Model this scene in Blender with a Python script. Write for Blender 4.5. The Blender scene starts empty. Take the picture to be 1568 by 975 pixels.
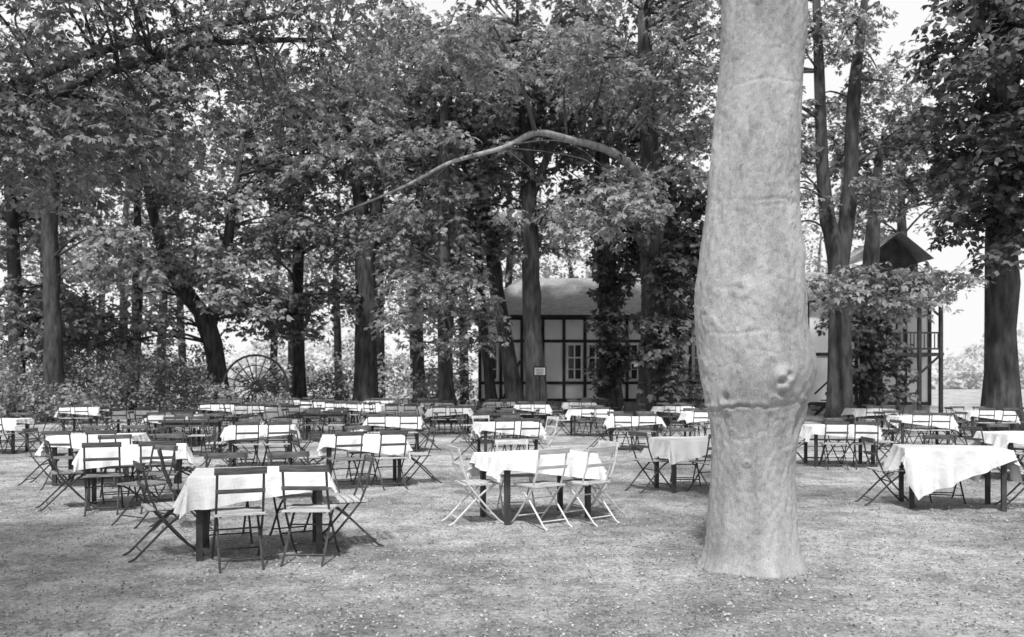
import bpy, math, random
import numpy as np
from mathutils import Vector
R = random.Random(7)
rng = np.random.default_rng(11)
scene = bpy.context.scene

# ------------------------------------------------------------------ materials
def new_mat(name):
    m = bpy.data.materials.new(name); m.use_nodes = True
    nt = m.node_tree
    b = nt.nodes["Principled BSDF"]
    return m, nt, b
def g(v): return (v, v, v, 1)
def noise_mat(name, lo, hi, scale=5, detail=8, rough=0.8, bump=0.3, bscale=20, stretch=(1,1,1), p0=.35, p1=.65, bdist=.02, spec=.3):
    m, nt, b = new_mat(name)
    tc = nt.nodes.new("ShaderNodeTexCoord"); mp = nt.nodes.new("ShaderNodeMapping")
    mp.inputs["Scale"].default_value = stretch
    nt.links.new(tc.outputs["Object"], mp.inputs["Vector"])
    n = nt.nodes.new("ShaderNodeTexNoise"); n.inputs["Scale"].default_value = scale; n.inputs["Detail"].default_value = detail
    nt.links.new(mp.outputs[0], n.inputs["Vector"])
    r = nt.nodes.new("ShaderNodeValToRGB")
    r.color_ramp.elements[0].position = p0; r.color_ramp.elements[0].color = g(lo)
    r.color_ramp.elements[1].position = p1; r.color_ramp.elements[1].color = g(hi)
    nt.links.new(n.outputs["Fac"], r.inputs[0]); nt.links.new(r.outputs[0], b.inputs["Base Color"])
    n2 = nt.nodes.new("ShaderNodeTexNoise"); n2.inputs["Scale"].default_value = bscale; n2.inputs["Detail"].default_value = 6
    nt.links.new(mp.outputs[0], n2.inputs["Vector"])
    bp = nt.nodes.new("ShaderNodeBump"); bp.inputs["Strength"].default_value = bump; bp.inputs["Distance"].default_value = bdist
    nt.links.new(n2.outputs["Fac"], bp.inputs["Height"]); nt.links.new(bp.outputs[0], b.inputs["Normal"])
    b.inputs["Roughness"].default_value = rough
    b.inputs["Specular IOR Level"].default_value = spec
    return m

def leaf_mat(name, lo, hi, trans=.3):
    m, nt, b = new_mat(name)
    geo = nt.nodes.new("ShaderNodeNewGeometry")
    tc = nt.nodes.new("ShaderNodeTexCoord")
    n = nt.nodes.new("ShaderNodeTexNoise"); n.inputs["Scale"].default_value = .5; n.inputs["Detail"].default_value = 3
    nt.links.new(tc.outputs["Object"], n.inputs["Vector"])
    add = nt.nodes.new("ShaderNodeMath"); add.operation = 'MULTIPLY_ADD'
    nt.links.new(geo.outputs["Random Per Island"], add.inputs[0]); add.inputs[1].default_value = .5
    nt.links.new(n.outputs["Fac"], add.inputs[2])
    r = nt.nodes.new("ShaderNodeValToRGB")
    r.color_ramp.elements[0].position = .45; r.color_ramp.elements[0].color = g(lo)
    r.color_ramp.elements[1].position = 1.0; r.color_ramp.elements[1].color = g(hi)
    nt.links.new(add.outputs[0], r.inputs[0]); nt.links.new(r.outputs[0], b.inputs["Base Color"])
    b.inputs["Roughness"].default_value = .45
    b.inputs["Specular IOR Level"].default_value = .4
    t = nt.nodes.new("ShaderNodeBsdfTranslucent"); nt.links.new(r.outputs[0], t.inputs["Color"])
    mx = nt.nodes.new("ShaderNodeMixShader"); mx.inputs[0].default_value = trans
    out = nt.nodes["Material Output"]
    nt.links.new(b.outputs[0], mx.inputs[1]); nt.links.new(t.outputs[0], mx.inputs[2]); nt.links.new(mx.outputs[0], out.inputs["Surface"])
    return m

M_leaf = leaf_mat("leaf", .10, .40, .35)
M_leaf_mid = leaf_mat("leaf_mid", .07, .29, .3)
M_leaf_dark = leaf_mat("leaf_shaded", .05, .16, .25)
M_leaf_far = leaf_mat("leaf_far_haze", .2, .46, .4)  # distance haze painted in as a paler leaf colour
M_bark = noise_mat("bark_dark", .03, .09, 3, 8, .9, .8, 9, (2, 2, .5), bdist=.05)
M_bark_sunlit = noise_mat("bark_sunlit", .18, .38, 3, 8, .9, .6, 9, (2, 2, .5), bdist=.04)  # bark copy with sunlight painted into its colour, for the long bough
M_iron = noise_mat("iron_paint_dark", .04, .08, 10, 4, .6, .1, 40)
M_iron_w = noise_mat("iron_paint_white", .5, .72, 10, 4, .5, .1, 40)
M_slat_d = noise_mat("slat_dark", .08, .17, 6, 6, .7, .3, 30, (1, 8, 8))
M_slat_m = noise_mat("slat_weathered", .15, .32, 6, 6, .7, .3, 30, (1, 8, 8))
M_slat_l = noise_mat("slat_light", .45, .68, 6, 6, .6, .3, 30, (1, 8, 8))
M_wood = noise_mat("table_wood", .04, .09, 6, 6, .7, .3, 30, (1, 8, 1))
M_plaster = noise_mat("plaster", .72, .85, 1.2, 8, .9, .2, 14)
M_timber = noise_mat("timber", .02, .05, 3, 8, .8, .4, 20)
M_glass, _, _b = new_mat("window_glass"); _b.inputs["Base Color"].default_value = g(.03); _b.inputs["Roughness"].default_value = .12
M_white = noise_mat("white_paint", .65, .8, 5, 4, .5, .1, 30)
M_stone = noise_mat("plinth_stone", .2, .35, 3, 6, .9, .5, 8)

M_roof, nt, b = new_mat("roof_tiles")
tc = nt.nodes.new("ShaderNodeTexCoord"); br = nt.nodes.new("ShaderNodeTexBrick")
br.inputs["Scale"].default_value = 2.5; br.inputs["Color1"].default_value = g(.34); br.inputs["Color2"].default_value = g(.5); br.inputs["Mortar"].default_value = g(.12)
br.inputs["Mortar Size"].default_value = .03
nt.links.new(tc.outputs["Object"], br.inputs["Vector"]); nt.links.new(br.outputs["Color"], b.inputs["Base Color"]); b.inputs["Roughness"].default_value = .9

# tablecloth : fine woven check
M_cloth, nt, b = new_mat("woven_cloth")
tc = nt.nodes.new("ShaderNodeTexCoord")
sep = nt.nodes.new("ShaderNodeSeparateXYZ"); nt.links.new(tc.outputs["UV"], sep.inputs[0])
def line(sock):
    a = nt.nodes.new("ShaderNodeMath"); a.operation = 'MULTIPLY'; a.inputs[1].default_value = 30; nt.links.new(sock, a.inputs[0])
    f = nt.nodes.new("ShaderNodeMath"); f.operation = 'FRACT'; nt.links.new(a.outputs[0], f.inputs[0])
    c = nt.nodes.new("ShaderNodeMath"); c.operation = 'GREATER_THAN'; c.inputs[1].default_value = .72; nt.links.new(f.outputs[0], c.inputs[0])
    return c.outputs[0]
mxn = nt.nodes.new("ShaderNodeMath"); mxn.operation = 'ADD'
nt.links.new(line(sep.outputs[0]), mxn.inputs[0]); nt.links.new(line(sep.outputs[1]), mxn.inputs[1])
rr = nt.nodes.new("ShaderNodeMapRange"); rr.inputs["From Max"].default_value = 2; rr.inputs["To Min"].default_value = .76; rr.inputs["To Max"].default_value = .70
nt.links.new(mxn.outputs[0], rr.inputs[0]); nt.links.new(rr.outputs[0], b.inputs["Base Color"])
b.inputs["Roughness"].default_value = .9; b.inputs["Specular IOR Level"].default_value = .1
nn = nt.nodes.new("ShaderNodeTexNoise"); nn.inputs["Scale"].default_value = 5; nn.inputs["Detail"].default_value = 4
nt.links.new(tc.outputs["Object"], nn.inputs["Vector"])
bp = nt.nodes.new("ShaderNodeBump"); bp.inputs["Strength"].default_value = .8; bp.inputs["Distance"].default_value = .05
nt.links.new(nn.outputs["Fac"], bp.inputs["Height"]); nt.links.new(bp.outputs[0], b.inputs["Normal"])

# ground: worn grass / packed earth
M_ground, nt, b = new_mat("ground_packed_earth")
tc = nt.nodes.new("ShaderNodeTexCoord")
def nz(scale, detail, rough=.6):
    n = nt.nodes.new("ShaderNodeTexNoise"); n.inputs["Scale"].default_value = scale; n.inputs["Detail"].default_value = detail; n.inputs["Roughness"].default_value = rough
    nt.links.new(tc.outputs["Object"], n.inputs["Vector"]); return n.outputs["Fac"]
def ramp(sock, p0, v0, p1, v1):
    r = nt.nodes.new("ShaderNodeMapRange"); r.inputs["From Min"].default_value = p0; r.inputs["From Max"].default_value = p1
    r.inputs["To Min"].default_value = v0; r.inputs["To Max"].default_value = v1; nt.links.new(sock, r.inputs[0]); return r.outputs[0]
def mul(a, c):
    m = nt.nodes.new("ShaderNodeMath"); m.operation = 'MULTIPLY'; nt.links.new(a, m.inputs[0]); nt.links.new(c, m.inputs[1]); return m.outputs[0]
big = ramp(nz(.4, 6, .65), .42, .40, .58, .72)
mid = ramp(nz(2.4, 8, .8), .40, .56, .58, 1.06)
fin = ramp(nz(22, 8, .85), .40, .52, .58, 1.16)
nt.links.new(mul(mul(big, mid), fin), b.inputs["Base Color"])
b.inputs["Roughness"].default_value = .95; b.inputs["Specular IOR Level"].default_value = .1
bp = nt.nodes.new("ShaderNodeBump"); bp.inputs["Strength"].default_value = 1; bp.inputs["Distance"].default_value = .04
nt.links.new(nz(16, 8, .8), bp.inputs["Height"]); nt.links.new(bp.outputs[0], b.inputs["Normal"])

# smooth grey bark of the big tree
M_beech, nt, b = new_mat("smooth_bark")
tc = nt.nodes.new("ShaderNodeTexCoord")
def nzs(scale, detail, st, rough=.6):
    mp = nt.nodes.new("ShaderNodeMapping"); mp.inputs["Scale"].default_value = st
    nt.links.new(tc.outputs["Object"], mp.inputs["Vector"])
    n = nt.nodes.new("ShaderNodeTexNoise"); n.inputs["Scale"].default_value = scale; n.inputs["Detail"].default_value = detail; n.inputs["Roughness"].default_value = rough
    nt.links.new(mp.outputs[0], n.inputs["Vector"]); return n.outputs["Fac"]
a1 = ramp(nzs(2.2, 7, (1, 1, .4), .65), .40, .38, .60, .54)
a2 = ramp(nzs(130, 5, (1, 1, .8), .75), .38, .66, .56, 1.05)
a3 = ramp(nzs(8, 8, (1, 1, .35), .75), .38, .76, .52, 1.0)
a4 = ramp(nzs(11, 6, (1.2, 1.2, .5), .7), .30, .6, .38, 1.0)
a5 = ramp(nzs(40, 6, (1, 1, .5), .7), .34, .65, .42, 1.0)
nt.links.new(mul(mul(mul(mul(a1, a2), a3), a4), a5), b.inputs["Base Color"])
b.inputs["Roughness"].default_value = .85; b.inputs["Specular IOR Level"].default_value = .2
bp = nt.nodes.new("ShaderNodeBump"); bp.inputs["Strength"].default_value = 1; bp.inputs["Distance"].default_value = .012
nt.links.new(nzs(45, 8, (1, 1, .7), .8), bp.inputs["Height"]); nt.links.new(bp.outputs[0], b.inputs["Normal"])

# ------------------------------------------------------------------ mesh helpers
def link(ob, parent=None):
    scene.collection.objects.link(ob)
    if parent: ob.parent = parent
    return ob
def empty(name, loc=(0, 0, 0), rz=0):
    e = bpy.data.objects.new(name, None); e.location = loc; e.rotation_euler[2] = rz; e.empty_display_size = .3
    return link(e)

class MB:
    def __init__(s): s.v = []; s.f = []; s.m = []
    def poly(s, pts, mat=0):
        i = len(s.v); s.v += [tuple(p) for p in pts]; s.f.append(tuple(range(i, i+len(pts)))); s.m.append(mat)
    def box(s, c, d, mat=0, rz=0, rx=0):
        i = len(s.v); hx, hy, hz = d[0]/2, d[1]/2, d[2]/2
        for x, y, z in ((-1,-1,-1),(1,-1,-1),(1,1,-1),(-1,1,-1),(-1,-1,1),(1,-1,1),(1,1,1),(-1,1,1)):
            p = Vector((x*hx, y*hy, z*hz))
            if rx:
                p = Vector((p.x, p.y*math.cos(rx)-p.z*math.sin(rx), p.y*math.sin(rx)+p.z*math.cos(rx)))
            if rz:
                p = Vector((p.x*math.cos(rz)-p.y*math.sin(rz), p.x*math.sin(rz)+p.y*math.cos(rz), p.z))
            s.v.append((c[0]+p.x, c[1]+p.y, c[2]+p.z))
        for q in ((0,3,2,1),(4,5,6,7),(0,1,5,4),(1,2,6,5),(2,3,7,6),(3,0,4,7)):
            s.f.append(tuple(i+k for k in q)); s.m.append(mat)
    def tube(s, pts, rad, sides=8, mat=0, wob=0):
        P = [Vector(p) for p in pts]; i0 = len(s.v); n = len(P)
        up = Vector((0, 1, 0))
        for k in range(n):
            t = (P[min(k+1, n-1)]-P[max(k-1, 0)]).normalized()
            a = up - t*up.dot(t)
            if a.length < .1: a = Vector((1, 0, 0)) - t*t.x
            a.normalize(); bb = t.cross(a)
            for j in range(sides):
                an = 2*math.pi*(j+.5)/sides
                r = rad[k]*(1+(R.uniform(-wob, wob) if wob else 0))
                s.v.append(tuple(P[k]+a*(math.cos(an)*r)+bb*(math.sin(an)*r)))
        for k in range(n-1):
            for j in range(sides):
                s.f.append((i0+k*sides+j, i0+k*sides+(j+1)%sides, i0+(k+1)*sides+(j+1)%sides, i0+(k+1)*sides+j)); s.m.append(mat)
        s.f.append(tuple(i0+j for j in reversed(range(sides)))); s.m.append(mat)
        s.f.append(tuple(i0+(n-1)*sides+j for j in range(sides))); s.m.append(mat)
    def mesh(s, name, mats, smooth=False):
        me = bpy.data.meshes.new(name); me.from_pydata(s.v, [], s.f)
        for m in mats: me.materials.append(m)
        me.polygons.foreach_set("material_index", s.m)
        me.polygons.foreach_set("use_smooth", [smooth]*len(s.f))
        me.update(); return me
    def obj(s, name, mats, parent=None, smooth=False):
        return link(bpy.data.objects.new(name, s.mesh(name, mats, smooth)), parent)

def quads_obj(name, V, mat, parent=None):
    n = len(V)//4
    me = bpy.data.meshes.new(name)
    me.vertices.add(n*4); me.vertices.foreach_set("co", V.astype(np.float32).ravel())
    me.loops.add(n*4); me.loops.foreach_set("vertex_index", np.arange(n*4, dtype=np.int32))
    me.polygons.add(n); me.polygons.foreach_set("loop_start", np.arange(0, n*4, 4, dtype=np.int32))
    me.materials.append(mat); me.update(calc_edges=True)
    return link(bpy.data.objects.new(name, me), parent)

def nrm(a): return a/np.maximum(np.linalg.norm(a, axis=1, keepdims=True), 1e-6)
def leaf_quads(C, N, T, S, fan=5):
    """palmate leaves: centre C, normal N, heading T, leaflet length S"""
    N = nrm(N); T = nrm(T - N*np.sum(T*N, axis=1, keepdims=True)); B = np.cross(N, T)
    out = []
    angs = {1: [0], 3: [-.9, 0, .9], 5: [-1.5, -.75, 0, .75, 1.5]}[fan]
    for a in angs:
        a = a + rng.normal(0, .12, (len(C), 1))
        L = S[:, None]*(1 - .14*np.abs(a))
        d = T*np.cos(a)+B*np.sin(a); w = -T*np.sin(a)+B*np.cos(a)
        wd = {5: .22, 3: .3, 1: .36}[fan]
        dr = rng.uniform(.05, .4, (len(C), 1))
        p0 = C + d*L*.05
        p1 = C + d*L*.6 + w*L*wd - N*L*.05
        p2 = C + d*L - N*L*dr
        p3 = C + d*L*.6 - w*L*wd - N*L*.05
        out.append(np.stack([p0, p1, p2, p3], axis=1))
    return np.concatenate(out).reshape(-1, 3)

def cluster(c, rad, n, size, fan, flat=.22):
    th = rng.uniform(0, 2*np.pi, n); r = np.sqrt(rng.uniform(0, 1, n))
    ra = np.stack([np.cos(th), np.sin(th), np.zeros(n)], 1)
    el = rng.uniform(.7, 1.25)
    C = np.array(c)[None] + ra*(r*rad)[:, None]*np.array([[el, 1/el, 1]])
    C[:, 2] += -.4*rad*r**2 + rng.normal(0, flat*rad, n)
    N = np.array([[0, -.15, 1.]]) + ra*(.7*r)[:, None] + rng.normal(0, .45, (n, 3))
    T = ra + rng.normal(0, .6, (n, 3)); T[:, 2] -= .2
    S = size*rng.uniform(.7, 1.25, n)
    return leaf_quads(C, N, T, S, fan)

def crown_pts(e, k):
    cx, cy, cz, rx, ry, rz = e
    d = nrm(rng.normal(0, 1, (k, 3))); r = rng.uniform(.12, 1, k)**.45
    return np.array([[cx, cy, cz]]) + d*r[:, None]*np.array([[rx, ry, rz]])

def subdiv(pts, radii, seg=5, jit=.04):
    P = [Vector(p) for p in pts]; O = []; Q = []
    for i in range(len(P)-1):
        p0 = P[max(i-1, 0)]; p1 = P[i]; p2 = P[i+1]; p3 = P[min(i+2, len(P)-1)]
        for k in range(seg):
            t = k/seg
            q = .5*((2*p1)+(p2-p0)*t+(2*p0-5*p1+4*p2-p3)*t*t+(3*p1-p0-3*p2+p3)*t**3)
            rr = radii[i]*(1-t)+radii[i+1]*t
            q = q + Vector((R.uniform(-1, 1), R.uniform(-1, 1), 0))*jit*rr*2
            O.append(q); Q.append(rr*R.uniform(.93, 1.07))
    O.append(P[-1]); Q.append(radii[-1]); return O, Q

def tree(name, trunks, crowns, leaf=M_leaf, bark=M_bark, dens=.97, size=None, crad=.85, per=None, fan=3, light=()):
    """trunks: list of (points, radii); crowns: list of ellipsoids (world coords)"""
    if size is None: size = .27 if fan == 3 else .21
    if per is None: per = 50 if fan == 3 else 44
    base = Vector(trunks[0][0][0])
    root = empty(name, base)
    mb = MB(); skeleton = []
    for ti, (pts, rad) in enumerate(trunks):
        O, Q = subdiv(pts, rad, 5, .12 if ti in light else .05)
        if pts[0][2] <= .01:
            Q[0] *= 1.5; Q[1] *= 1.15
            O[0] = Vector((O[0].x, O[0].y, -.1))
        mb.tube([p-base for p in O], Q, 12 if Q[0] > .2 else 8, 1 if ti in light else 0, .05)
        skeleton += [(p, q) for p, q in zip(O, Q) if p.z > 1.8]
    chunks = []
    for e in crowns:
        dd = 1.0
        if len(e) > 6: dd = e[6]; e = e[:6]
        a, b2, c = e[3:6]; area = 4*math.pi*((((a*b2)**1.6+(a*c)**1.6+(b2*c)**1.6)/3)**(1/1.6))
        cr = min(crad, max(.45, min(a, b2, c)*.75))
        k = max(3, int(area/(2.9*cr*cr)*dens*dd))
        for p in crown_pts(e, k):
            rad = cr*rng.uniform(.6, 1.3)
            chunks.append(cluster(p-np.array(base), rad, max(5, int(per*rad*rad/.8)), size, fan))
            if rng.uniform() < .45:
                pv = Vector(p)
                s0, q0 = min(skeleton, key=lambda s: (s[0]-pv).length + max(0, (s[0].z-pv.z))*.8)
                if (s0-pv).length < 9:
                    midp = s0.lerp(pv, .5) + Vector((R.uniform(-.4, .4), R.uniform(-.4, .4), R.uniform(.0, .7)))
                    rr = min(q0*.4, .03+.012*(s0-pv).length)
                    O, Q = subdiv([s0, midp, pv], [rr, rr*.6, rr*.22], 4)
                    mb.tube([o-base for o in O], Q, 5)
    mb.obj("trunk", [bark, M_bark_sunlit], root, True)
    if chunks: quads_obj("foliage", np.concatenate(chunks), leaf, root)
    return root

# ------------------------------------------------------------------ ground
mb = MB(); mb.poly([(-400, -200, 0), (400, -200, 0), (400, 600, 0), (-400, 600, 0)])
mb.obj("ground", [M_ground])
n = 90000
yy = 3.0 + 17*rng.uniform(0, 1, n)**1.4; xx = rng.uniform(-1, 1, n)*(yy*.68+.6)
C = np.stack([xx, yy, np.full(n, .004)+rng.uniform(0, .006, n)], 1)
Nn = np.array([[0, 0, 1.]])+rng.normal(0, .7, (n, 3))
V = leaf_quads(C, Nn, rng.normal(0, 1, (n, 3))*np.array([[1, 1, .3]]), rng.uniform(.008, .032, n), 1)
M_litter, nt, b = new_mat("litter")
geo = nt.nodes.new("ShaderNodeNewGeometry"); mr = nt.nodes.new("ShaderNodeMapRange"); mr.inputs["To Min"].default_value = .16; mr.inputs["To Max"].default_value = .54
nt.links.new(geo.outputs["Random Per Island"], mr.inputs[0]); nt.links.new(mr.outputs[0], b.inputs["Base Color"]); b.inputs["Roughness"].default_value = .9
b.inputs["Specular IOR Level"].default_value = .1
quads_obj("leaf_litter", V, M_litter)

# ------------------------------------------------------------------ the big smooth-barked tree
prof = [(-.15,1.53,2.49),(0,1.60,2.43),(.12,1.63,2.39),(.42,1.649,2.365),(.857,1.671,2.354),(1.15,1.68,2.38),(1.35,1.645,2.43),(1.6,1.595,2.51),(1.72,1.58,2.53),
        (1.89,1.562,2.51),(2.10,1.545,2.46),(2.3,1.54,2.46),(2.43,1.545,2.45),(2.55,1.56,2.43),(2.70,1.575,2.435),(2.8,1.59,2.42),(3.135,1.633,2.392),(3.68,1.687,2.41),(4.22,1.741,2.42),(4.76,1.758,2.46),(6,1.78,2.45),(7.5,1.8,2.4),(10,1.9,2.3),(13,2.0,2.2)]
pz = np.array([p[0] for p in prof]); pl = np.array([p[1] for p in prof])*1.035; pr = np.array([p[2] for p in prof])*1.035
bx, by = 2.08, 7.4
root = empty("beech_tree", (bx, by, 0))
zs = np.concatenate([np.arange(-.15, 5.4, .014), np.arange(5.4, 13, .25)])
ns = 220
ker = np.array([.25, .5, .25])
L = np.interp(zs, pz, pl); Rr = np.interp(zs, pz, pr)
for _ in range(40):
    L[1:-1] = np.convolve(L, ker, 'valid'); Rr[1:-1] = np.convolve(Rr, ker, 'valid')
TH, Z = np.meshgrid(np.linspace(0, 2*np.pi, ns, endpoint=False), zs)
cx = ((L+Rr)/2)[:, None]; hw = ((Rr-L)/2)[:, None]
def wave(fx, fz, ph): return np.sin(TH*fx+ph+1.3*np.sin(Z*fz*.6+ph*2))*np.sin(Z*fz+ph*1.7+.8*np.sin(TH*fx*.5+ph))
D = np.zeros_like(Z)
for i in range(10):
    D += wave(rng.integers(1, 7), rng.uniform(1, 4), rng.uniform(0, 6))*.0028
swell = .2+np.exp(-((Z-1.75)/.6)**2)
for i in range(10):
    D += wave(rng.integers(3, 11), rng.uniform(6, 14), rng.uniform(0, 6))*.0024*swell
for i in range(22):
    D += wave(rng.integers(9, 40), rng.uniform(14, 60), rng.uniform(0, 6))*.0010
def dth(t0): return (TH-t0+np.pi) % (2*np.pi)-np.pi
def blob(px_, z0, w, h, amp, ring=False):
    t0 = -np.pi/2 + math.asin(max(-.95, min(.95, px_)))
    q = (dth(t0)*.4/w)**2+((Z-z0)/h)**2
    return amp*((q*np.exp(1-q)) - .9*np.exp(-q*4) if ring else np.exp(-q))
D += blob(.14, 1.60, .045, .05, .024, True)
D += blob(.25, 1.65, .04, .045, .018, True)
D += blob(.20, 1.50, .06, .04, .015, True)
D += blob(.05, 1.55, .03, .05, -.012)
D += blob(.5, 1.66, .14, .2, .02)
D += blob(-.42, 2.36, .05, .05, .012, True)
D += blob(.8, 2.62, .1, .14, .02)
D += blob(.62, 2.55, .03, .16, -.014)
D += blob(.62, 2.2, .03, .2, -.012)
D += blob(.15, 4.05, .3, .08, .010)
D += blob(.7, 1.25, .06, .2, .022, True)
D += blob(-.75, 1.46, .05, .07, .02, True)
zl = 1.385+.03*np.sin(TH*1.0+2)+.012*np.sin(TH*5)+.005*np.sin(TH*17)+.003*np.sin(TH*31)
vis = .45+.55*np.clip(np.sin(TH*1.5+2.6)+.4*np.sin(TH*5), 0, 1)
D += (-.024*np.exp(-((Z-zl)/.008)**2) + .012*np.exp(-((Z-zl-.03)/.02)**2) + .004*np.exp(-((Z-zl+.03)/.02)**2))*vis
for i in range(130):
    z0 = rng.uniform(.3, 4.9); am = rng.uniform(.002, .007); t0 = rng.uniform(-3.1, 0); wd = rng.uniform(.06, .4)
    D += -am*np.exp(-((Z-z0-.02*np.sin(TH*4+z0*9)-.006*np.sin(TH*19+z0))/.008)**2)*np.exp(-(dth(t0)/wd)**2)
for z0, am, t0, wd in ((3.1,.012,-1.5,.9),(2.0,.010,-1.9,.7),(4.1,.010,-1.5,1.2),(3.05,.008,-1.3,.6)):
    D += -am*np.exp(-((Z-z0-.012*np.sin(TH*6+z0*9))/.009)**2)*np.exp(-(dth(t0)/wd)**2)
for i in range(40):
    z0 = rng.uniform(.3, 4.6); t0 = rng.uniform(-2.8, -.3)
    D += -.008*np.exp(-(dth(t0)+.04*np.sin(Z*14+z0))**2/.0006)*np.exp(-((Z-z0)/rng.uniform(.05, .2))**2)
for i in range(26):
    z0 = rng.uniform(.3, 4.6); t0 = rng.uniform(-2.8, -.3)
    q = (dth(t0)*.4/.02)**2+((Z-z0)/.016)**2
    D += .010*(q*np.exp(1-q)-.8*np.exp(-q*3))
D += .09*np.exp(-(np.clip(Z, -.15, 9)+.1)/.12)*(.4+.6*np.cos(TH*5+.7)**2)
Rad = hw + D
X = cx + np.cos(TH)*Rad; Y = by + np.sin(TH)*(hw*.96+D)
Vt = np.stack([X-bx, Y-by, Z], 2).reshape(-1, 3)
nr = len(zs)
me = bpy.data.meshes.new("trunk")
idx = np.arange(nr*ns).reshape(nr, ns)
F = np.stack([idx[:-1], np.roll(idx, -1, 1)[:-1], np.roll(idx, -1, 1)[1:], idx[1:]], 2).reshape(-1, 4)
me.from_pydata(Vt.tolist(), [], F.tolist()); me.materials.append(M_beech)
me.polygons.foreach_set("use_smooth", [True]*len(F)); me.update()
link(bpy.data.objects.new("trunk", me), root)
mb = MB(); ch = []
for k in range(10):
    a = k*2.4; z0 = 6.3+k*.6; ln = R.uniform(3, 4.6)
    e = Vector((math.cos(a)*ln, math.sin(a)*ln, z0+1.6))
    O, Q = subdiv([(0, 0, z0), (e.x*.5, e.y*.5, z0+1.2), e], [.14, .08, .02], 5); mb.tube(O, Q, 7)
    for j in range(6):
        t = R.uniform(.35, 1.05); ch.append(cluster((e.x*t+R.uniform(-.8, .8), e.y*t+R.uniform(-.8, .8), z0+1.6*t+R.uniform(-.5, .5)), R.uniform(.5, .95), 45, .13, 1))
mb.obj("limbs", [M_beech], root, True)
quads_obj("foliage", np.concatenate(ch), M_leaf, root)

# ------------------------------------------------------------------ background chestnuts
T = tree
T("chestnut_tree", [([(1.1,36,0),(.85,36,4.4),(.75,36,8),(.6,36,12),(.2,36,16.5)], [.46,.4,.36,.3,.18]), ([(.7,36,9),(2.2,35.5,13),(3.2,35,17)],[.2,.15,.08])],
  [(.5,36.5,15,5,3.4,4.8),(.2,36.8,9.4,3.6,1.8,2.2)])
T("chestnut_tree", [([(.3,38.5,0),(-.7,38.5,5.8),(-1.1,38.5,9),(-2.7,38,13),(-3,38,17)], [.38,.33,.3,.24,.12])],
  [(-2.8,38,14,4.5,3.5,5),(-3,38.5,8,3.2,1.8,2.0)], leaf=M_leaf_mid)
T("chestnut_tree", [([(-2.5,33,0),(-2.6,33,5),(-2.65,33,10),(-2.6,33,14)], [.32,.27,.22,.1])],
  [(-2.8,33.5,12.5,4.2,3,3.8,.8),(-2.5,30.6,4.3,2.0,1.6,1.9,1.6),(-3.4,34,7.6,2.4,1.4,1.2)], fan=5)
T("ivy_covered_tree", [([(4.35,38,0),(4.2,38,7),(3.8,38,15.5)], [.46,.40,.25])],
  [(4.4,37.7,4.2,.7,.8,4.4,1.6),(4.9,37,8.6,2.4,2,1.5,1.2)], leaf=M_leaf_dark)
T("chestnut_tree", [([(7.3,40,0),(7.2,40,7),(6.4,40,15.5)], [.4,.36,.2])], [(4.5,39,14.5,5,4,4.8),(7,39,7.6,2.6,2,2.0)], leaf=M_leaf_mid)
T("chestnut_tree", [([(-.9,41,0),(-1.6,41,7),(-1.4,41,14)], [.26,.22,.12])], [(-1,41,14,3,3,3,.5)])
T("chestnut_tree", [([(-4.7,44,0),(-5.0,44,7),(-4.6,44,14)], [.34,.27,.12])], [(-5,44,12,3,3,3.6,.6)])
T("chestnut_tree", [([(-3.7,46,0),(-3.3,46,7),(-3.4,46,14)], [.28,.24,.12]),([(-3.5,46,4),(-2.6,46,9),(-2.4,46,14)],[.2,.16,.08])], [(-3.4,46,15,3,3,3,.5)])
T("chestnut_tree", [([(-19.6,44,0),(-19.3,44,7),(-19.4,44,14)], [.3,.25,.12])], [(-19.4,44,13,3.6,3,3.6,.6)])
# tree with the long bough, its sunlit look painted by paler bark
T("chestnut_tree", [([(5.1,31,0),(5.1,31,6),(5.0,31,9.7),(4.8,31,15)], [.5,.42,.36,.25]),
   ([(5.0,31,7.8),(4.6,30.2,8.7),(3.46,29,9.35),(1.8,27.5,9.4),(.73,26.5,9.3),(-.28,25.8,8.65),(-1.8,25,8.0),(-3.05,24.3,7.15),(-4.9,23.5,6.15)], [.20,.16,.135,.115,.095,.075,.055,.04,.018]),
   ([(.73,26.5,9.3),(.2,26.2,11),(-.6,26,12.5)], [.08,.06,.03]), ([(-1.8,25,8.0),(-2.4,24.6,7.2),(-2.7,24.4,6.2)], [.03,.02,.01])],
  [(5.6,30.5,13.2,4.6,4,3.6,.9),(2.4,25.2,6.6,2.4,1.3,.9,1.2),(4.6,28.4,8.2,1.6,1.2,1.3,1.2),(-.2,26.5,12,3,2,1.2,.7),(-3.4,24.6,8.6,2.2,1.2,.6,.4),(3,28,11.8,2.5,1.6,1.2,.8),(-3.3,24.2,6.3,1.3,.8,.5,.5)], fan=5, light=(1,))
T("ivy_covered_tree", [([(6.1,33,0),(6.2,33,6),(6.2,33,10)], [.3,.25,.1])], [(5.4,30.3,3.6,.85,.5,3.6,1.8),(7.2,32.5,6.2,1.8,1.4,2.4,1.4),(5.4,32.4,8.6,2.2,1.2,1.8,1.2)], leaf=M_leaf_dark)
T("chestnut_tree", [([(-7.2,42,0),(-7.2,42,6.8),(-7.5,42,10.7),(-8.5,42,16)], [.6,.5,.32,.16]), ([(-7.2,42,6.6),(-6.6,42,10.7),(-5.5,42,16)],[.34,.28,.14])],
  [(-7,43,15.5,5.2,3.4,5,.9),(-6.2,44,8.6,3.6,1.8,1.4,.7),(-4.6,39.5,4.6,1.5,1.2,1.2,.5),(-9.2,41.5,5.6,1.8,1.2,1.2,.8)])
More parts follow.
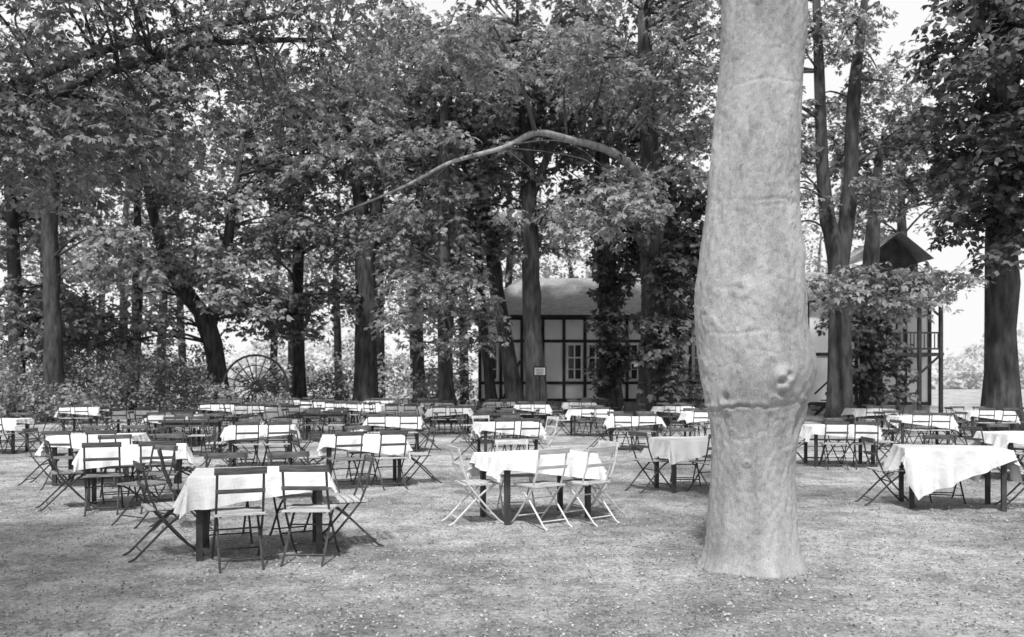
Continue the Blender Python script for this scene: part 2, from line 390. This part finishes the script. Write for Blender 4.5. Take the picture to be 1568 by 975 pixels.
T("chestnut_tree", [([(-11,44,0),(-11,44,8),(-10.8,44,14)], [.34,.28,.1])], [(-11,44,13,4.2,3.5,5.5,.85),(-11.8,42,5.2,2.8,1.8,1.7,1.0),(-9.4,38,8.2,2.6,1.8,1.4,.8)], leaf=M_leaf_mid)
T("chestnut_tree", [([(-13.6,40,0),(-14.3,40,4.2),(-16.3,40,7.4),(-17.5,40,13)], [.5,.42,.26,.12]), ([(-14.2,40,3.9),(-13.4,40,7.8),(-12.6,40,13)],[.3,.24,.1])],
  [(-14,40,12.4,6,3.6,5.4,.9),(-13,38.5,6.6,4,1.9,1.5,.9),(-16.8,38,4.2,2.2,1.6,1.5,1.0),(-11.6,36.5,5,1.4,1.2,1.0,.9)], leaf=M_leaf)
T("chestnut_tree", [([(-18.2,34,0),(-18.3,34,4),(-18.4,34,8.2),(-18,34,14)], [.38,.33,.3,.12])], [(-18,34.5,12.4,4.6,3.4,4,.9),(-15.6,33.6,6.4,2.0,1.6,1.6,.9),(-19.5,35.8,4.4,2.6,1.0,1.8,1.1)])
T("chestnut_tree", [([(-21.4,37,0),(-21.6,37,7),(-22,37,13)], [.32,.28,.12])], [(-22,38,11.5,4,3.5,5,.8),(-21.5,39,4.4,3,1.8,2.2,1.1)], leaf=M_leaf)
# nearer tree left of the frame whose crown hangs over the view
T("chestnut_tree", [([(-15,19,0),(-14.7,19,4),(-14,19,9),(-13.5,19,13)], [.5,.42,.34,.15]), ([(-14.4,19,5.5),(-11,19,7.6),(-7.5,19.5,9.2),(-4.2,20,9.6)],[.17,.13,.09,.04]), ([(-14.3,19,6.5),(-10,20.5,9.5),(-6,22,11)],[.15,.11,.05])],
  [(-10,19.2,9.6,4.2,2.8,2.4,1.2),(-6,20.2,10,3.4,2.5,2.0,1.2),(-10.4,18.6,6.9,2.9,1.8,1.3,1.4),(-7.2,19.4,7.6,3.0,1.5,1.1,1.1),(-12,18.5,12,4,4,2.5,.3)], size=.17, crad=.75, fan=5, per=54, leaf=M_leaf_mid)
# fork-trunked tree right of the beech
T("chestnut_tree", [([(11.5,30,0),(11.5,30,5.4),(11.0,30,8),(10.7,30,15)], [.42,.36,.24,.14]), ([(11.5,30,5.2),(11.9,30,8.5),(12.0,30,11.5),(12.4,30,15)],[.3,.25,.22,.12]), ([(11.4,30,4.0),(11,27.5,4.2),(10.6,25,3.9),(9.6,23.6,3.6)],[.12,.09,.06,.02])],
  [(11.3,31.5,13.5,4,3,3.4,.8),(10.2,24.6,4.3,2.2,1.4,.7,1.8),(12.4,25.4,4.5,1.5,1.2,.45,1.3),(9.4,29.5,8.4,1.4,1.2,2.0,.8),(13.5,30.5,8.8,1.8,1.2,1.6,.8)], fan=5)
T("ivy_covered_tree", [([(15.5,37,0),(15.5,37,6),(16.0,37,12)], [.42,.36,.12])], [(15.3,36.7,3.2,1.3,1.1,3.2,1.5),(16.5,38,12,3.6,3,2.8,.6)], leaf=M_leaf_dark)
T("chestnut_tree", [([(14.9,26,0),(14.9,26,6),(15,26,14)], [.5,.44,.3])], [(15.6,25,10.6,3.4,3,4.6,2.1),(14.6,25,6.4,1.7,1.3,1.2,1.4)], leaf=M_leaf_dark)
T("chestnut_tree", [([(21,46,0),(21,46,8),(21,46,14)], [.4,.3,.12])], [(21,46,13,4.5,4,4.5,.7)])
# trees behind / beside the camera that shade the foreground
T("lime_tree", [([(-9,1.0,0),(-8.8,1.0,5),(-8.5,1.0,10)], [.4,.3,.15])], [(-6.3,1.4,8.2,3.4,3.6,1.8,1.9)], size=.18, fan=1, per=85)
T("lime_tree", [([(11,-1,0),(10.8,-1,5),(10.4,-1,10)], [.4,.3,.15])], [(7.2,.4,7.6,3.2,2.8,1.5,1.3)], size=.18, fan=1, per=75)

# distant trees: one mass
root = empty("distant_trees", (0, 65, 0)); mb = MB(); ch = []
base = np.array([0, 65, 0])
for i in range(34):
    x = -44+i*2.3+R.uniform(-1, 1); y = R.uniform(56, 74)
    if x > 24: y = 90
    h = R.uniform(16, 25)
    mb.tube([(x, y-65, 0), (x+R.uniform(-.5, .5), y-65, h*.5), (x+R.uniform(-1, 1), y-65, h*.9)], [.35, .25, .08], 7)
    low = R.uniform(3.5, 8)
    for p in crown_pts((x, y, (h+low)/2, 3.3, 3, (h-low)/2), 42 if x < 6 else 30):
        ch.append(cluster(p-base, R.uniform(.8, 1.6), 36, .38, 1))
    if x < 2:
        for p in crown_pts((x+R.uniform(-1, 1), y, 2.2, 2.6, 1.5, R.uniform(1.2, 3.0)), 19):
            ch.append(cluster(p-base, R.uniform(.7, 1.2), 32, .32, 1))
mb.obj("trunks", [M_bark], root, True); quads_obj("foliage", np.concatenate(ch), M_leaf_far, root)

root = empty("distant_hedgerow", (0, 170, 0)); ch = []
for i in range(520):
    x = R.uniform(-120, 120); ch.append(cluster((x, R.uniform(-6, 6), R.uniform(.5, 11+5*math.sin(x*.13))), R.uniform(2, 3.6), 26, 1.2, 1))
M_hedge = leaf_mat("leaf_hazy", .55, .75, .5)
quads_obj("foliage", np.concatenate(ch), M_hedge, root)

# shrubbery on the left
root = empty("shrubbery", (-17, 36, 0)); ch = []; base = np.array([-17, 36, 0])
for (x, y, r, h) in ((-21,34,2.2,3.0),(-18.5,35.5,2,2.6),(-16.2,36,1.8,3.2),(-14.6,38,1.5,2.4),(-23,32,2,2.8),(-9.8,45,1.8,2.2),(-3.6,42,1.6,2.4),(-20,31,1.8,1.5),(-17.2,32,1.7,1.5),(-12.2,42,1.5,2.1),(9.6,42,1.4,2.4),(-24,38,2,4),(-19,39,2.4,4.6),(-15.5,41,2,4),(-12.6,36.9,.8,1.6),(-22,42,3,5.4),(-10.2,36.8,.8,1.3)):
    for p in crown_pts((x, y, h*.5, r, r*.7, h*.6), int(34*r)):
        ch.append(cluster(p-base, R.uniform(.4, .75), 36, .15, 1))
quads_obj("foliage", np.concatenate(ch), M_leaf, root)

# ------------------------------------------------------------------ half-timbered inn
def hwall(mb, x0, x1, y, z0, z1, bays, rails, wins, pt=.16):
    mb.box(((x0+x1)/2, y+.15, (z0+z1)/2), (x1-x0, .3, z1-z0), 0)
    xs = [x0+(x1-x0)*i/bays for i in range(bays+1)]
    for x in xs: mb.box((x, y-.02, (z0+z1)/2), (pt, .06, z1-z0-.01), 1)
    for z in rails: mb.box(((x0+x1)/2, y-.03, z), (x1-x0+.1, .07, .15), 1)
    for i in range(bays):
        xa, xb = xs[i]+.1, xs[i+1]-.1
        if i in wins:
            for (za, zb) in wins[i]:
                cxm = (xa+xb)/2; w = xb-xa-.12; h = zb-za
                mb.box((cxm, y-.012, (za+zb)/2), (w, .03, h), 2)
                for sx in (-1, 1): mb.box((cxm+sx*(w/2-.03), y-.04, (za+zb)/2), (.07, .06, h), 3)
                for zz in (za+.03, zb-.03, za+h*.62): mb.box((cxm, y-.045, zz), (w, .055, .07), 3)
                mb.box((cxm, y-.05, (za+zb)/2), (.07, .05, h), 3)
                mb.box((cxm, y-.04, za+h*.3), (w, .04, .035), 3)
        elif i % 3 == 1:
            mb.tube([(xa, y-.02, z0+.1), (xb, y-.02, z0+(z1-z0)*.48)], [.08, .08], 4, 1)
inn = empty("half_timbered_inn", (4, 45, 0))
mb = MB()
hwall(mb, -5.7, 6.5, 0, .5, 5.0, 11, (.6, 1.5, 3.7, 4.9), {0: [(1.65, 3.55)], 2: [(1.65, 3.55)], 4: [(1.65, 3.55)], 5: [(1.65, 3.55)], 7: [(1.65, 3.55)], 8: [(1.65, 3.55)], 10: [(1.65, 3.55)]})
mb.box((.4, 4.15, 2.7), (12.1, 7.6, 4.5), 0)
mb.box((.4, 4, .24), (12.5, 8.3, .5), 4)
mb.obj("walls", [M_plaster, M_timber, M_glass, M_white, M_stone], inn)
mb = MB()
e0, e1, f0, f1, ze, zr = -6.2, 7.0, -.5, 8.6, 5.05, 7.5
A = (e0, f0, ze); B = (e1, f0, ze); C2 = (e1, f1, ze); D2 = (e0, f1, ze); P = (e0+2.6, 4, zr); Q = (e1, 4, zr)
mb.poly([A, B, Q, P]); mb.poly([C2, D2, P, Q]); mb.poly([D2, A, P]); mb.poly([B, C2, Q])
mb.poly([D2, C2, B, A], 1)
mb.box((.4, f0+.02, ze-.08), (13.2, .12, .14), 1)
mb.box((2.6, 3.4, 8.0), (.7, .7, 1.4), 2)
mb.obj("roof", [M_roof, M_timber, M_stone], inn)
wing = empty("half_timbered_wing", (16.4, 41.5, 0)); mb = MB()
hwall(mb, -4.4, 3.9, 0, .4, 5.6, 7, (.5, 2.9, 5.5), {1: [(1, 2.6), (3.4, 5)], 3: [(1, 2.6), (3.4, 5)]})
mb.box((-.25, 4.2, 3.0), (8.2, 7.7, 5.2), 0); mb.box((-.25, 4.1, .2), (8.4, 8.1, .4), 4)
mb.obj("walls", [M_plaster, M_timber, M_glass, M_white, M_stone], wing)
mb = MB()
mb.poly([(-4.9,-.6,5.65), (4.3,-.6,5.65), (4.3,4,7.4), (-4.9,4,7.4)]); mb.poly([(4.3,8.6,5.65), (-4.9,8.6,5.65), (-4.9,4,7.4), (4.3,4,7.4)])
mb.poly([(4.3,-.6,5.65),(4.3,8.6,5.65),(4.3,4,7.4)]); mb.poly([(-4.9,8.6,5.65),(-4.9,-.6,5.65),(-4.9,4,7.4)])
mb.poly([(.2,-1.1,7.3),(2.0,-1.1,8.7),(2.0,4,8.7),(.2,4,7.3)]); mb.poly([(2.0,-1.1,8.7),(3.6,-1.1,7.4),(3.6,4,7.4),(2.0,4,8.7)])
mb.box((2.0, 1.6, 6.4), (2.3, 4, 1.9), 1); mb.poly([(.85,-.39,7.36),(3.15,-.39,7.36),(2.0,-.39,8.5)], 1)
mb.obj("roof", [M_roof, M_timber], wing)
mb = MB()
for x in (.6, 1.6, 2.6, 3.6): mb.box((x, -1.7, 2.7), (.15, .15, 5.4), 0)
mb.box((2.1, -.86, 2.85), (3.3, 1.7, .14), 0); mb.box((2.1, -.86, 5.35), (3.3, 1.9, .12), 0)
for z in (3.1, 3.85): mb.box((2.1, -1.7, z), (2.9, .07, .08), 0)
for i in range(18): mb.box((.75+i*.16, -1.7, 3.47), (.04, .04, .66), 0)
mb.tube([(.6, -1.7, 4.6), (1.5, -1.7, 5.25)], [.06, .06], 4); mb.tube([(3.6, -1.7, 4.6), (2.8, -1.7, 5.25)], [.06, .06], 4)
mb.tube([(.6, -1.72, .1), (3.5, -1.72, 2.75)], [.06, .06], 4)
for i in range(12): mb.box((.6-i*.24, -1.3, 2.75-i*.23), (.3, .9, .05), 0)
mb.tube([(.7, -1.76, 2.8), (-2.3, -1.76, 0)], [.09, .09], 4); mb.tube([(.7, -1.76, 3.8), (-2.3, -1.76, 1.0)], [.05, .05], 4)
mb.obj("balcony_stair", [M_timber], wing)

# ------------------------------------------------------------------ wagon wheel and notice board
wh = empty("wagon_wheel", (-11.4, 38, 1.35)); wh.rotation_euler[2] = .5; mb = MB()
for rad, rr in ((1.4, .05), (.95, .025), (.18, .08)):
    pts = [(math.cos(a)*rad, 0, math.sin(a)*rad) for a in np.linspace(0, 2*math.pi, 33)]
    mb.tube(pts, [rr]*33, 6)
for i in range(20):
    a = i*math.pi/10; mb.tube([(math.cos(a)*.15, 0, math.sin(a)*.15), (math.cos(a)*1.4, 0, math.sin(a)*1.4)], [.03, .025], 5)
mb.obj("rim_and_spokes", [M_wood], wh)
nb = empty("notice_board", (1.1, 33.8, 0)); mb = MB()
mb.box((0, 0, 1.1), (.07, .07, 2.2), 0); mb.box((0, -.05, 1.98), (.52, .03, .38), 1)
mb.box((0, -.075, 1.98), (.42, .02, .28), 2)
for i in range(4): mb.box((0, -.088, 1.88+i*.06), (.3, .005, .02), 1)
mb.obj("board", [M_timber, M_timber, M_white], nb)

# ------------------------------------------------------------------ folding chairs
def chair_mesh(name, iron, seat, back):
    mb = MB()
    for x in (-.2, .2):
        A = [(x, .31, 0), (x, .25, .04), (x, .15, .14), (x*.98, .03, .28), (x*.97, -.10, .44), (x*.96, -.17, .62), (x*.95, -.22, .86)]
        mb.tube(A, [.0115]*7, 5, 0)
        x2 = x*.87
        Bp = [(x2, -.33, 0), (x2, -.27, .03), (x2, -.17, .13), (x2, -.03, .27), (x2, .1, .38), (x2, .2, .435)]
        mb.tube(Bp, [.0115]*6, 5, 0)
    mb.tube([(-.2, .19, .10), (.2, .19, .10)], [.008]*2, 5, 0); mb.tube([(-.175, -.22, .08), (.175, -.22, .08)], [.008]*2, 5, 0)
    mb.tube([(-.2, .0, .31), (.2, .0, .31)], [.008]*2, 5, 0)
    mb.box((-.16, .03, .437), (.02, .38, .012), 0); mb.box((.16, .03, .437), (.02, .38, .012), 0)
    for i in range(6): mb.box((0, -.14+i*.07, .452), (.42, .055, .016), 1)
    mb.box((0, -.228, .835), (.43, .016, .06), 2, 0, .2); mb.box((0, -.198, .66), (.41, .012, .035), 2, 0, .2)
    return mb.mesh(name, [iron, seat, back])
CH = [chair_mesh("chair_light_seat", M_iron, M_slat_l, M_slat_d), chair_mesh("chair_dark", M_iron, M_slat_m, M_slat_d), chair_mesh("chair_white", M_iron_w, M_slat_l, M_slat_l)]
def chair(x, y, rz, kind):
    o = link(bpy.data.objects.new("folding_chair", CH[kind])); o.location = (x, y, 0); o.rotation_euler[2] = rz; return o

# ------------------------------------------------------------------ tables with cloths
TL, TW = 1.2, .8
mb = MB()
mb.box((0, 0, .735), (TL, TW, .03)); mb.box((0, TW/2-.08, .67), (TL-.2, .025, .09)); mb.box((0, -TW/2+.08, .67), (TL-.2, .025, .09))
mb.box((TL/2-.1, 0, .67), (.025, TW-.2, .09)); mb.box((-TL/2+.1, 0, .67), (.025, TW-.2, .09))
for sx in (-1, 1):
    for sy in (-1, 1): mb.box((sx*(TL/2-.08), sy*(TW/2-.07), .36), (.055, .055, .72))
TABLE = mb.mesh("table_frame", [M_wood])
def cloth_mesh(seed, ov=.22, rot=.05, off=(0, 0), squeeze=1.0):
    r = np.random.default_rng(seed); nx, ny = 96, 72
    W, H = (TL*squeeze+2*ov), (TW+2*ov)
    u, v = np.meshgrid(np.linspace(-W/2, W/2, nx), np.linspace(-H/2, H/2, ny))
    c, s = math.cos(rot), math.sin(rot)
    U = u*c-v*s+off[0]; Vv = u*s+v*c+off[1]
    hx, hy = TL/2+.006, TW/2+.006
    cx_ = np.clip(U, -hx, hx); cy_ = np.clip(Vv, -hy, hy)
    du = U-cx_; dv = Vv-cy_; d = np.hypot(du, dv)
    ph = r.uniform(0, 6, 4)
    per = cx_*1.0+cy_*1.0 + np.arctan2(dv, du+1e-9)*.5*(d > 0)
    fold = .5*np.sin(per*17+ph[0])+.35*np.sin(per*31+ph[1])
    outw = .05*d/(ov)+ (.22*d)*(fold+.3)*1.2
    k = np.where(d > 1e-6, 1/np.maximum(d, 1e-6), 0)
    X = cx_+du*k*outw; Y = cy_+dv*k*outw
    Zz = .756-np.maximum(d*.97-.006, 0) + .003*np.sin(U*9+ph[2])*np.sin(Vv*11+ph[3])
    me = bpy.data.meshes.new("tablecloth")
    vs = np.stack([X, Y, Zz], 2).reshape(-1, 3); idx = np.arange(nx*ny).reshape(ny, nx)
    F = np.stack([idx[:-1, :-1], idx[:-1, 1:], idx[1:, 1:], idx[1:, :-1]], 2).reshape(-1, 4)
    me.from_pydata(vs.tolist(), [], F.tolist()); me.materials.append(M_cloth)
    me.polygons.foreach_set("use_smooth", [True]*len(F))
    uv = me.uv_layers.new(name="UVMap"); co = np.stack([u, v], 2).reshape(-1, 2)
    uv.data.foreach_set("uv", co[F.ravel()].astype(np.float32).ravel())
    me.update(); return me
CL = [cloth_mesh(1, .20, .08), cloth_mesh(2, .23, -.14, (.04, .0)), cloth_mesh(3, .24, .2, (-.05, .03)), cloth_mesh(4, .18, -.08, (-.06, -.02)), cloth_mesh(5, .30, .42, (-.02, -.05), .92), cloth_mesh(6, .22, .14, (-.12, -.02), .98)]
def table(x, y, rot, cloth=0, near=2, far=2, ends=(1, 1), kind=(0, 1), jit=.07, sh=0):
    a = math.radians(rot)
    t = link(bpy.data.objects.new("garden_table", TABLE)); t.location = (x, y, 0); t.rotation_euler[2] = a
    if cloth is not None:
        link(bpy.data.objects.new("tablecloth", CL[cloth]), t)
    def put(lx, ly, lr):
        lx += R.uniform(-jit, jit); ly += R.uniform(-jit, jit)
        chair(x+lx*math.cos(a)-ly*math.sin(a), y+lx*math.sin(a)+ly*math.cos(a), a+lr+R.uniform(-.3, .3), R.choice(kind))
    for i in range(near): put(((-.29+.58*i) if near > 1 else 0)+sh, -.52, 0)
    for i in range(far): put((-.29+.58*i) if far > 1 else 0, .56, math.pi)
    if ends[0]: put(-.80, 0, -math.pi/2)
    if ends[1]: put(.80, 0, math.pi/2)

table(-2.37, 8.05, 16, 5, 2, 2, (1, 1), (0,), .05, .12)
table(.27, 10.0, 26, 1, 2, 1, (1, 1), (2,), .05, .1)
table(-6.5, 13.4, 8, 3, 2, 2, (1, 1), (1,))
table(-4.85, 11.0, 20, 0, 2, 2, (1, 1), (1,))
chair(-4.1, 9.6, 2.6, 1); chair(-3.6, 9.3, -1.2, 1)
table(-4.7, 16.0, 12, 0, 2, 2, (1, 1), (1, 0))
table(-2.3, 13.2, 14, 1, 2, 1, (1, 1), (0, 1))
table(-2.7, 19.6, 5, 3, 2, 2)
table(-10.4, 24, 0, 0); table(-8.3, 21, 10, 1); table(-10.2, 30, 0, 3); table(-8.4, 28, 5, 0); table(-6.9, 26.5, 0, 2)
table(-5.6, 36, 0, 0); table(-.1, 17.4, 14, 1, 2, 2, (1, 1), (1, 2)); table(2.3, 25, 4, 3); table(2.85, 20, -4, 0, 2, 2, (1, 1), (1,))
table(2.75, 12.6, 12, 2, 1, 1, (1, 1), (0,)); table(5.15, 22.5, 0, 0); table(6.2, 16.2, -3, 3, 2, 2, (1, 1), (0, 1))
table(9.8, 20.5, -5, 1); table(5.6, 10.9, -14, 4, 0, 1, (1, 1), (0,)); table(8.45, 14, 5, 1, 2, 1, (1, 0), (0, 1))
table(-.5, 34, 0, 0); table(-2.9, 33, 5, 3); table(-6.2, 31, 0, 0); table(-1.9, 26, -5, 0); table(-3.6, 28, 3, 1)
table(5.3, 28, 0, 3); table(10.9, 26, 0, 0); table(13.3, 24, 0, 1); table(-5.1, 29.6, 0, 3); table(-9.4, 37, 0, 0); table(.7, 30, 0, 1)
table(-7.6, 33.5, 0, 0); table(-11.5, 34, 0, None); table(-3.4, 36.5, 0, None); table(2.6, 33, 0, 0); table(7.6, 26, 0, None); table(-5.0, 22.8, 6, None); table(-6.9, 18.4, 10, None)
table(-11.5, 19, 6, 3); table(14.5, 19, 0, 0); table(3.6, 36.5, 0, None); table(-13.5, 27, 0, 3); table(-.4, 22.2, 0, None)

# ------------------------------------------------------------------ light, sky, camera
el = math.radians(58); sd = Vector((-.2, -.98, 0)).normalized()
tosun = Vector((sd.x*math.cos(el), sd.y*math.cos(el), math.sin(el)))
sl = bpy.data.lights.new("sun", 'SUN'); sl.energy = 4.1; sl.angle = math.radians(4); sl.color = (1, 1, 1)
so = link(bpy.data.objects.new("sun", sl)); so.rotation_euler = tosun.to_track_quat('Z', 'Y').to_euler()
w = bpy.data.worlds.new("World"); scene.world = w; w.use_nodes = True
nt = w.node_tree; bg = nt.nodes["Background"]
sky = nt.nodes.new("ShaderNodeTexSky"); sky.sky_type = 'NISHITA'; sky.sun_disc = False
sky.sun_elevation = el; sky.sun_rotation = math.atan2(sd.x, sd.y); sky.dust_density = 1
bw = nt.nodes.new("ShaderNodeRGBToBW"); nt.links.new(sky.outputs[0], bw.inputs[0])
# bright haze low in the sky, thinning towards the zenith
tcw = nt.nodes.new("ShaderNodeTexCoord"); sp = nt.nodes.new("ShaderNodeSeparateXYZ"); nt.links.new(tcw.outputs["Generated"], sp.inputs[0])
mrw = nt.nodes.new("ShaderNodeMapRange"); mrw.interpolation_type = 'SMOOTHSTEP'
mrw.inputs["From Min"].default_value = .35; mrw.inputs["From Max"].default_value = .8; mrw.inputs["To Min"].default_value = 6.5; mrw.inputs["To Max"].default_value = 2.6
nt.links.new(sp.outputs[2], mrw.inputs[0])
hz = nt.nodes.new("ShaderNodeMath"); hz.operation = 'MAXIMUM'
nt.links.new(bw.outputs[0], hz.inputs[0]); nt.links.new(mrw.outputs[0], hz.inputs[1]); nt.links.new(hz.outputs[0], bg.inputs[0])
bg.inputs["Strength"].default_value = .15
cam = bpy.data.cameras.new("camera"); cam.lens = 30; cam.sensor_width = 36; cam.shift_y = .061; cam.clip_end = 2000
cam.dof.use_dof = True; cam.dof.focus_distance = 9; cam.dof.aperture_fstop = 2.4
co = link(bpy.data.objects.new("camera", cam)); co.location = (0, 0, 1.6); co.rotation_euler = (math.radians(90), 0, 0)
scene.camera = co
scene.view_settings.view_transform = 'Standard'; scene.view_settings.look = 'None'; scene.view_settings.exposure = 0
